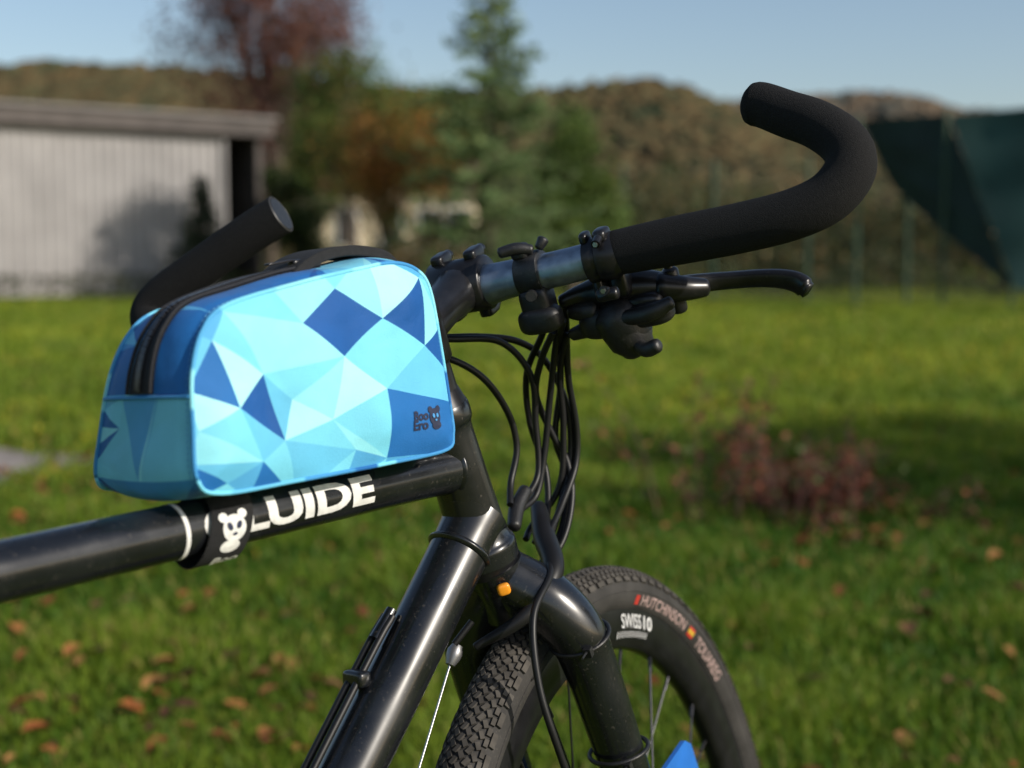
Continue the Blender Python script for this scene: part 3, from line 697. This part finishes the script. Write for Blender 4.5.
keep=~(((x-PX)/1.3)**2+((y-PY)/1.0)**2<rng.uniform(.75,1.25,N)); x=x[keep];y=y[keep]
cl=np.sin(x*5.1+np.sin(y*3.7)*1.3)*np.sin(y*4.3+np.sin(x*2.9)*1.7)
keep=rng.random(len(x))<(.75+.35*cl); x=x[keep];y=y[keep];cl=cl[keep];N=len(x)
big=np.sin(x*.9+np.sin(y*.7)*1.5+1)*np.sin(y*.8+np.sin(x*.6)*1.2)
h=(.028+.030*rng.random(N)+.020*cl)*np.clip(.8+y*.06,.85,1.5); h=np.clip(h,.012,None)
wd=(.0018+.0018*rng.random(N))*np.clip(y/2.6,1,7)
az=rng.uniform(0,2*math.pi,N); lean=rng.uniform(.1,.9,N)*h; la=rng.uniform(0,2*math.pi,N)
base=np.stack([x,y,np.full(N,GZ)],1); wv=np.stack([np.cos(az)*wd,np.sin(az)*wd,np.zeros(N)],1); lv=np.stack([np.cos(la)*lean,np.sin(la)*lean,h],1)
mid=base+lv*np.array([.35,.35,.6]); tip=base+lv
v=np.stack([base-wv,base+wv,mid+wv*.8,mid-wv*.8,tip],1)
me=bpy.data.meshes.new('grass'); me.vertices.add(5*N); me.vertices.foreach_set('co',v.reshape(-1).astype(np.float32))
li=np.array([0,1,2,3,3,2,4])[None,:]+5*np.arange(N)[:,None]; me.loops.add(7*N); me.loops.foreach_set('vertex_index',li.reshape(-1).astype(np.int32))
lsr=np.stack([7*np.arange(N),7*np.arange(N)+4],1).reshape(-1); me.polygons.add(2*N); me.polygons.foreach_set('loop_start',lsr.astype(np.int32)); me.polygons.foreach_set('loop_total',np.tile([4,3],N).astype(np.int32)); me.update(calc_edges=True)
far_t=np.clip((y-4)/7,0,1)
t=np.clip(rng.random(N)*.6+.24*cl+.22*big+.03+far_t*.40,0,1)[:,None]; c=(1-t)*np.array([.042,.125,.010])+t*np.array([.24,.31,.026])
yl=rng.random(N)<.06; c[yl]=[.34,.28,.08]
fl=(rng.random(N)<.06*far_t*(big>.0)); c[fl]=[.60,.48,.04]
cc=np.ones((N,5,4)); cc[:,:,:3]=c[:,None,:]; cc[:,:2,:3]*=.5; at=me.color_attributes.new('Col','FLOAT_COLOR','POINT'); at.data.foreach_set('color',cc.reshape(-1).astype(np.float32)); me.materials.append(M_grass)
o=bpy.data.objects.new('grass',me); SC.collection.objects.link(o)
def leaves(name,x,y,size,zoff=.03):
    n=len(x); az=rng.uniform(0,2*math.pi,n); A=np.stack([np.cos(az),np.sin(az),rng.uniform(-.5,.5,n)],1)*size[:,None]; Bq=np.stack([-np.sin(az),np.cos(az),rng.uniform(-.2,.2,n)],1)*(size*rng.uniform(.45,.75,n))[:,None]
    C=np.stack([x,y,GZ+zoff*rng.uniform(.3,1.5,n)],1); fold=np.zeros((n,3)); fold[:,2]=size*rng.uniform(.1,.6,n)
    v=np.stack([C-A,C-A*.45+Bq*.8+fold,C+A*.3+Bq+fold,C+A,C+A*.3-Bq+fold,C-A*.45-Bq*.8+fold],1)
    me=bpy.data.meshes.new(name); me.vertices.add(6*n); me.vertices.foreach_set('co',v.reshape(-1).astype(np.float32))
    li=np.array([0,1,2,3, 0,3,4,5])[None,:]+6*np.arange(n)[:,None]; me.loops.add(8*n); me.loops.foreach_set('vertex_index',li.reshape(-1).astype(np.int32))
    me.polygons.add(2*n); me.polygons.foreach_set('loop_start',(4*np.arange(2*n)).astype(np.int32)); me.polygons.foreach_set('loop_total',np.full(2*n,4,dtype=np.int32)); me.update(calc_edges=True)
    pal=np.array([[.30,.10,.03],[.24,.08,.03],[.34,.14,.045],[.13,.055,.03],[.36,.18,.06],[.22,.11,.05]]); c=pal[rng.integers(0,len(pal),n)]*rng.uniform(.5,1.15,(n,1))
    cc=np.ones((n,6,4)); cc[:,:,:3]=c[:,None,:]; at=me.color_attributes.new('Col','FLOAT_COLOR','POINT'); at.data.foreach_set('color',cc.reshape(-1).astype(np.float32)); me.materials.append(M_dead)
    o=bpy.data.objects.new(name,me); SC.collection.objects.link(o); return o
n=640; y=np.exp(rng.uniform(math.log(1.6),math.log(9),n)); x=rng.uniform(-1,1,n)*(.42*y+.6)
x2=rng.normal(-2.1,.45,200); y2=rng.normal(5.7,.6,200); x3=rng.normal(-.95,.45,100); y3=rng.normal(3.1,.45,100)
x4=rng.normal(1.15,.35,110); y4=rng.normal(4.8,.3,110)
X=np.concatenate([x,x2,x3,x4]);Y=np.concatenate([y,y2,y3,y4]); leaves('fallen_leaves',X,Y,rng.uniform(.014,.034,len(X)))

# ---------------- trees
def leafcloud(name,C,size,pal,par,mat=M_leaf):
    n=len(C); a=randvec(n); b=randvec(n); b=np.cross(a,b); b/=np.linalg.norm(b,axis=1)[:,None]
    s=size*rng.uniform(.6,1.3,(n,1)); pal=np.array(pal); c=pal[rng.integers(0,len(pal),n)]*rng.uniform(.65,1.25,(n,1))
    return quads_mesh(name,C,a*s,b*s*.6,c,mat,par)
def broad_tree(name,base,h,cr,ch0,nl,size,pal,seed,nclump=60,branches=10,tr=.12,asp=1.0,spread=.17,cone=0):
    r=random.Random(seed); base=V(*base); e=empty(name,tuple(base)); g=Geo()
    top=base+V(r.uniform(-.3,.3),r.uniform(-.3,.3),h*.85)
    g.tube([base,base+V(.05,.02,h*.3),base*.5+top*.5+V(r.uniform(-.1,.1),0,0),top],[tr,tr*.8,tr*.5,tr*.12],seg=10)
    cl=[]
    for i in range(nclump):
        while True:
            q=V(r.uniform(-1,1),r.uniform(-1,1),r.uniform(-1,1))
            if .25<np.linalg.norm(q)<1: break
        k_=1-cone*(q[2]*.5+.5)
        z=ch0+(h-ch0)*(q[2]*.5+.5); cl.append(base+V(q[0]*cr*k_,q[1]*cr*asp*k_,z)+V(*(r.uniform(-.1,.1)*cr for _ in range(3))))
    for i in range(branches):
        c=cl[r.randrange(len(cl))]; t=r.uniform(.25,.8); st_=base+(top-base)*t*.8
        g.tube([st_,(st_+c)/2+V(0,0,.15),c],[tr*.35,tr*.2,tr*.06],seg=6,n=5)
    g.obj('trunk',M_bark,e)
    k=rng.integers(0,len(cl),nl); C=np.array(cl)[k]+rng.normal(size=(nl,3))*cr*spread
    C[:,2]=np.maximum(C[:,2],GZ+.05)
    cshade=rng.uniform(.7,1.25,len(cl))[k]
    n=len(C); a=randvec(n); b=np.cross(a,randvec(n)); b/=np.linalg.norm(b,axis=1)[:,None]; s=size*rng.uniform(.6,1.3,(n,1)); P=np.array(pal)
    kk=rng.integers(0,len(P),len(cl))[k]; kk=np.where(rng.random(n)<.6,kk,rng.integers(0,len(P),n)); c=P[kk]*cshade[:,None]*rng.uniform(.75,1.2,(n,1))
    quads_mesh('foliage',C,a*s,b*s*.6,c,M_leaf,e); return e
def conifer(name,base,h,r0,nb,pal,seed,size=.05,dens=26,droop=.15,pw=.75):
    r=random.Random(seed); base=V(*base); e=empty(name,tuple(base)); g=Geo()
    g.tube([base,base+V(0,0,h*.5),base+V(.03,0,h)],[h*.018,h*.011,.008],seg=8); pts=[]
    for i in range(nb):
        t=(i+r.random())/nb; z=h*(.06+.93*t); L=r0*(1-t)**pw*r.uniform(.5,1.25)+.08; a=r.uniform(0,6.28)
        d=V(math.cos(a),math.sin(a),r.uniform(.05,.6)-droop); tip=base+V(0,0,z)+d*L
        g.tube([base+V(0,0,z),tip],[.012+.01*(1-t),.004],seg=5,spline=False)
        m=int(dens*L)+4
        for j in range(m):
            q=r.random()**.7; p=base+V(0,0,z)+d*L*q+V(r.gauss(0,.11),r.gauss(0,.11),r.gauss(-.03,.06))*(1.1-q*.6); pts.append(p)
    g.obj('trunk',M_bark,e); leafcloud('needles',np.array(pts),size,pal,e); return e
def atpx(a,d): return (a-512)/1427.4*d      # bearing -> metres at distance d
GREEN=[(.065,.115,.023),(.095,.15,.028),(.12,.165,.032),(.055,.09,.02)]
broad_tree('purple_leaf_tree',(atpx(272,42),42,GZ),11.5,2.7,4.6,24000,.07,[(.17,.065,.05),(.14,.055,.05),(.20,.09,.055),(.10,.05,.045)],3,100,44,tr=.16)
broad_tree('green_tree',(atpx(352,33),33,GZ),5.5,1.45,2.4,12000,.06,GREEN+[(.20,.16,.035),(.16,.10,.04)],4,60,10)
broad_tree('orange_tree',(atpx(385,29),29,GZ),3.9,1.2,1.5,6000,.05,[(.40,.15,.03),(.32,.11,.03),(.38,.19,.05),(.14,.12,.03),(.12,.14,.03)],5,42,14)
conifer('young_conifer',(atpx(490,27),27,GZ),6.0,2.0,190,[(.16,.24,.09),(.13,.20,.07),(.20,.26,.10),(.10,.16,.06)],6,.06,44,pw=.6)
broad_tree('bushy_tree',(atpx(572,31),31,GZ),3.8,1.3,.3,10000,.06,GREEN,8,50,6,cone=.5)
broad_tree('leafy_tree',(atpx(432,35),35,GZ),5.0,1.3,2.6,7000,.06,GREEN+[(.20,.15,.04)],18,45,8)
broad_tree('dark_bush',(atpx(303,38.5),38.5,GZ),4.4,.95,.2,8000,.065,[(.035,.05,.018),(.045,.07,.02)],9,40,6)
broad_tree('brown_bush',(atpx(425,31),31,GZ),1.6,1.2,.1,4000,.05,[(.15,.10,.04),(.08,.10,.03),(.22,.12,.04)],10,40,6)
conifer('small_spruce',(atpx(203,34.9),34.9,GZ),2.9,.8,110,[(.03,.05,.025),(.04,.06,.03)],12,.055,80)
broad_tree('unseen_shade_tree',(10.8,1.9,GZ),6.0,1.7,2.6,5200,.11,GREEN,14,50,10)  # out-of-view tree, added to throw a shade band over the lawn
broad_tree('unseen_shade_tree.001',(14.5,3.4,GZ),5.0,1.5,2.2,5000,.10,GREEN,15,40,10)  # second out-of-view tree, added for the same lawn shade

# ---------------- hedgerow and far field
def cloudpts(n,x0,x1,d0,d1,hf,low=.7):
    a=rng.uniform(x0,x1,n); d=rng.uniform(d0,d1,n); hh=hf(a); return np.stack([(a-512)/1427.4*d,d,GZ+rng.random(n)**low*hh],1)
C=cloudpts(42000,540,1200,42,54,lambda a:2.9+.6*np.sin(a*.021)+.4*np.sin(a*.067+1)+.2*np.sin(a*.19))
leafcloud('hedgerow',C,.11,[(.13,.11,.04),(.08,.10,.035),(.20,.13,.055),(.09,.09,.035),(.06,.07,.025)],None)
C=cloudpts(26000,-600,560,62,75,lambda a:4.2+1.0*np.sin(a*.017)+.5*np.sin(a*.07+1))
leafcloud('woodland_edge',C,.16,[(.10,.10,.04),(.08,.10,.035),(.15,.11,.045)],None)
C1=cloudpts(2500,-150,235,33.2,33.3,lambda a:.55+0*a); C1[:,1]+= (C1[:,0]/33.2*1427.4+512)/265*3.6-.5
C2=cloudpts(4500,560,1150,32.5,36,lambda a:.75+.4*np.sin(a*.03))
leafcloud('low_border_plants',np.vstack([C1,C2]),.05,[(.03,.05,.015),(.05,.06,.02),(.07,.06,.03)],None)

# ---------------- shed
shed=empty('metal_shed',(-9.4,36,GZ))
P1=V(-12.2,34.0);P2=V(-6.65,38.0); dv=nrm(P2-P1); nv=V(dv[1],-dv[0]); Lw=np.linalg.norm(P2-P1)
P0=P1-dv*6; total=Lw+6
M_sheet=simple('corrugated_sheet',(.30,.285,.28),.6,noise=.12,nscale=1.2)
M_roof=simple('roof_trim',(.085,.072,.066),.8,noise=.25,nscale=2)
M_dark=simple('shed_interior_shade',(.02,.018,.016),.9)  # near-black base colour stands in for the shade inside the open bay
wallL=total-1.0; n=int(wallL/.05); v=[];f=[]
for i in range(n+1):
    u=i*wallL/n; ph=(u/.25)%1; dep=.045 if ph<.5 else 0
    p=P0+dv*u+nv*dep
    v+= [(p[0],p[1],GZ),(p[0],p[1],GZ+4.05)]
for i in range(n): f.append((2*i,2*i+2,2*i+3,2*i+1))
mkobj('front_wall',v,f,M_sheet,shed,False)
def prism(name,a,b,z0,z1,d0,d1,mat):
    q=[]
    for s,d in ((a,d0),(b,d0),(b,d1),(a,d1)):
        p=P0+dv*s+nv*d; q.append(p)
    v=[(p[0],p[1],z0) for p in q]+[(p[0],p[1],z1) for p in q]
    mkobj(name,v,[(3,2,1,0),(4,5,6,7),(0,1,5,4),(1,2,6,5),(2,3,7,6),(3,0,4,7)],mat,shed,False)
prism('roof',-.2,total+.25,GZ+4.07,GZ+4.50,.35,-6.5,M_roof)
prism('roof_cap',-.3,total+.35,GZ+4.503,GZ+4.57,.45,-6.6,simple('roof_edge',(.22,.20,.19),.6))
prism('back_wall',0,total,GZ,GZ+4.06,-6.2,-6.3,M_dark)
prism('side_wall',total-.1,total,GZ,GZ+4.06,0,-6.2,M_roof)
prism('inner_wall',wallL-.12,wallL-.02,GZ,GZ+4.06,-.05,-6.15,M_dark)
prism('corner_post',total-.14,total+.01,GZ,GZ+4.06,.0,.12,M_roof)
prism('bay_back',wallL,total-.12,GZ,GZ+4.06,-1.2,-1.25,M_dark)  # dark wall behind the opening, bay shade put into its colour
prism('downpipe',wallL-.1,wallL-.02,GZ,GZ+4.05,.05,.13,M_sheet)

# ---------------- house behind the trees
house=empty('cream_house',(-5,55,GZ))
M_cream=simple('render_cream',(.66,.55,.38),.9,noise=.06,nscale=1); M_tile=simple('roof_tiles',(.17,.09,.065),.8,noise=.3,nscale=3); M_glass=simple('window_glass',(.03,.035,.04),.1); M_frame2=simple('window_frame',(.75,.75,.72),.5)
def hbox(name,x0,x1,y0,y1,z0,z1,mat): 
    v=[(x,y,z) for z in (z0,z1) for x,y in ((x0,y0),(x1,y0),(x1,y1),(x0,y1))]
    return mkobj(name,v,[(3,2,1,0),(4,5,6,7),(0,1,5,4),(1,2,6,5),(2,3,7,6),(3,0,4,7)],mat,house,False)
hx0,hx1=atpx(308,52),atpx(472,52)
hbox('walls',hx0,hx1,52,60,GZ,GZ+3.5,M_cream)
v=[(hx0-.4,51.6,GZ+3.5),(hx1+.4,51.6,GZ+3.5),(hx1+.4,60.4,GZ+3.5),(hx0-.4,60.4,GZ+3.5),(hx0-.4,56,GZ+4.9),(hx1+.4,56,GZ+4.9)]
mkobj('roof',v,[(0,1,5,4),(2,3,4,5),(1,2,5),(3,0,4),(3,2,1,0)],M_tile,house,False)
for i,a in enumerate((348,392,430,458)):
    x=atpx(a,52); hbox('window_frame_%d'%i,x-.42,x+.42,51.95,51.998,GZ+1.3,GZ+2.7,M_frame2); hbox('window_%d'%i,x-.34,x+.34,51.93,51.947,GZ+1.37,GZ+2.63,M_glass)

# ---------------- fence
fence=empty('wire_mesh_fence',(6,30,GZ)); M_post=simple('green_post',(.03,.07,.04),.6); M_wire=simple('green_wire',(.05,.09,.06),.6)
g=Geo(); posts=[]
for a,d in ((440,36),(530,34),(622,32),(712,30.5),(806,29),(905,27.5),(1010,26),(1130,24.5)):
    x=atpx(a,d); posts.append((x,d)); g.tube([V(x,d,GZ),V(x,d,GZ+3.0)],[.045,.045],seg=8,spline=False)
g.obj('posts',M_post,fence)
g=Geo()
for (x0,y0),(x1,y1) in zip(posts[:-1],posts[1:]):
    for z in np.arange(.1,3.0,.2): g.tube([V(x0,y0,GZ+z),V(x1,y1,GZ+z)],[.005,.005],seg=4,spline=False)
    m=16
    for k in range(1,m): t=k/m; x=x0+(x1-x0)*t; yy=y0+(y1-y0)*t; g.tube([V(x,yy,GZ+.05),V(x,yy,GZ+2.9)],[.004,.004],seg=4,spline=False)
g.obj('mesh',M_wire,fence)

# ---------------- shade net on posts (right)
net=empty('shade_net',(9,26,GZ))
M_net=simple('net_dark_green',(.010,.028,.026),.85,noise=.3,nscale=1.5); M_net2=simple('net_green',(.014,.050,.046),.85,noise=.25,nscale=1.2)
def pz(a,b,d): return V(atpx(a,d),d,.938+(256-b)/1427.4*d)
def cloth(name,tri,mat,n=14,amp=.05):
    a,b,c,d_=tri; v=[];f=[]
    for i in range(n+1):
        for j in range(n+1):
            s=i/n;t=j/n; p=(a*(1-s)+b*s)*(1-t)+(d_*(1-s)+c*s)*t; p=p+V(0,amp*math.sin(s*9+t*4)+amp*.5*math.sin(t*17),0); v.append(p)
    for i in range(n):
        for j in range(n): k=i*(n+1)+j; f.append((k,k+1,k+n+2,k+n+1))
    return mkobj(name,v,f,mat,net)
cloth('net_sheet_dark',(pz(856,122,27),pz(942,116,26),pz(1012,292,25),pz(890,190,27)),M_net)
cloth('net_sheet',(pz(944,117,25.8),pz(1180,96,24),pz(1180,300,24),pz(1014,290,24.9)),M_net2)
g=Geo()
for p in (pz(856,118,27.1),pz(943,111,25.9),pz(1060,100,24.9),pz(1180,93,24.1)): g.tube([V(p[0],p[1]+.1,GZ),V(p[0],p[1]+.1,p[2])],[.04,.04],seg=8,spline=False)
g.obj('net_posts',M_post,net)

# ---------------- hills
def hillmat(name,cols,sc):
    m,nt,b=new_mat(name); tc=nt.nodes.new('ShaderNodeTexCoord'); n=nt.nodes.new('ShaderNodeTexNoise'); n.inputs['Scale'].default_value=sc; n.inputs['Detail'].default_value=10; n.inputs['Roughness'].default_value=.7
    nt.links.new(tc.outputs['Object'],n.inputs['Vector']); r=nt.nodes.new('ShaderNodeValToRGB'); e=r.color_ramp.elements; e[0].position=.36;e[0].color=(*cols[0],1);e[1].position=.66;e[1].color=(*cols[-1],1)
    for i,c in enumerate(cols[1:-1]): q=e.new(.36+.30*(i+1)/(len(cols)-1)); q.color=(*c,1)
    nt.links.new(n.outputs[0],r.inputs[0]); nt.links.new(r.outputs[0],b.inputs['Base Color']); setp(b,Roughness=1); b.inputs['Specular IOR Level'].default_value=0; return m
def ridge(name,d,prof,mat,depth=160,amp=3.0,seed=1):
    rr=np.random.default_rng(seed); NX=420;NY=60; pxs=np.linspace(-500,1500,NX); h=np.interp(pxs,[p[0] for p in prof],[p[1] for p in prof])
    h=np.convolve(np.pad(h,4,mode='edge'),np.ones(9)/9,'valid')
    zt=.938+(256-h)/1427.4*d; v=[];f=[]
    bump=rr.normal(size=(NX,NY))
    for j in range(NY):
        t=j/(NY-1); dd=d-depth*(1-t)
        for i in range(NX):
            xw=(pxs[i]-512)/1427.4*d; gully=-.14*(1+math.sin(xw*.05+2*t))*math.sin(math.pi*t)
            z=GZ-1+(zt[i]+1)*(t*(1+gully))+bump[i,j]*amp*(t>.05); v.append((xw+bump[i,(j+7)%NY],dd,z))
    for j in range(NY-1):
        for i in range(NX-1): a=j*NX+i; f.append((a,a+1,a+NX+1,a+NX))
    b0=len(v)
    for i in range(NX): v.append((v[(NY-1)*NX+i][0],d+depth,GZ-2))
    for i in range(NX-1): f.append(((NY-1)*NX+i,(NY-1)*NX+i+1,b0+i+1,b0+i))
    return mkobj(name,v,f,mat,None,False)
mA=hillmat('hazy_autumn_forest',[(.035,.050,.028),(.068,.066,.036),(.115,.078,.040),(.060,.072,.038),(.13,.090,.048)],.12)  # forest colours lifted with a painted haze tone
mB=hillmat('hazy_far_forest',[(.065,.080,.075),(.10,.09,.07),(.145,.105,.07),(.09,.095,.08)],.06)  # bluish distance haze mixed into the base colours
ridge('hill',330,[(-500,54),(0,67),(100,65),(200,71),(300,81),(420,91),(520,93),(575,88),(620,82),(655,81),(690,92),(725,108),(770,123),(850,150),(950,175),(1100,200),(1500,215)],mA,190,.5,1)
ridge('distant_hill',620,[(-500,120),(400,120),(640,110),(740,101),(800,99),(850,95),(885,93),(920,99),(960,113),(1024,112),(1150,98),(1500,88)],mB,250,.7,2)

# ---------------- reddish shrub on the lawn
sh=empty('red_shrub',(1.12,5.25,GZ)); g=Geo(); pts=[]
for i in range(90):
    bx=1.06+random.gauss(0,.19); by=5.25+random.gauss(0,.16); hgt=random.uniform(.10,.48)*(1.2 if bx<.95 else .68); dx,dy=random.gauss(0,.17),random.gauss(0,.12)
    b0=V(bx,by,GZ); tp=b0+V(dx,dy,hgt); md=(b0+tp)/2+V(-dx*.2,-dy*.2,.02); g.tube([b0,md,tp],[.0035,.0028,.0015],seg=5,n=4)
    for k in range(24):
        t=random.uniform(.1,1); pts.append(b0+(tp-b0)*t+V(random.gauss(0,.03),random.gauss(0,.03),random.gauss(0,.02)))
g.obj('twigs',simple('twig',(.12,.06,.045),.8),sh); leafcloud('leaves',np.array(pts),.017,[(.22,.06,.035),(.28,.09,.05),(.13,.05,.035),(.09,.13,.035),(.10,.06,.035)],sh)

# ------------------------------------------------------------------ light
W=bpy.data.worlds.new('World'); SC.world=W; W.use_nodes=True; nt=W.node_tree; bg=nt.nodes['Background']
sky=nt.nodes.new('ShaderNodeTexSky'); sky.sky_type='NISHITA'; sky.sun_disc=False
sd=nrm(V(.87,-.49,0)); EL=math.radians(28); sky.sun_elevation=EL; sky.sun_rotation=math.atan2(sd[0],sd[1]); sky.air_density=1.0; sky.dust_density=1.6; sky.altitude=300
nt.links.new(sky.outputs[0],bg.inputs[0]); bg.inputs[1].default_value=.13
sl=bpy.data.lights.new('sun','SUN'); sl.energy=4.5; sl.angle=math.radians(.53); sl.color=(1,.93,.82); so=bpy.data.objects.new('sun',sl); SC.collection.objects.link(so)
dirv=Vector((sd[0]*math.cos(EL),sd[1]*math.cos(EL),math.sin(EL))); so.rotation_euler=dirv.to_track_quat('Z','Y').to_euler(); so.location=(8,-4,8)

cam=bpy.data.cameras.new('camera'); cam.sensor_width=36; cam.lens=1427.4/1024*36; cam.clip_start=.02; cam.clip_end=4000
cam.dof.use_dof=True; cam.dof.focus_distance=1.02; cam.dof.aperture_fstop=4.3; cam.dof.aperture_blades=7
co=bpy.data.objects.new('camera',cam); co.location=(0,0,.938); co.rotation_euler=(math.radians(90-5.1305),0,0); SC.collection.objects.link(co); SC.camera=co
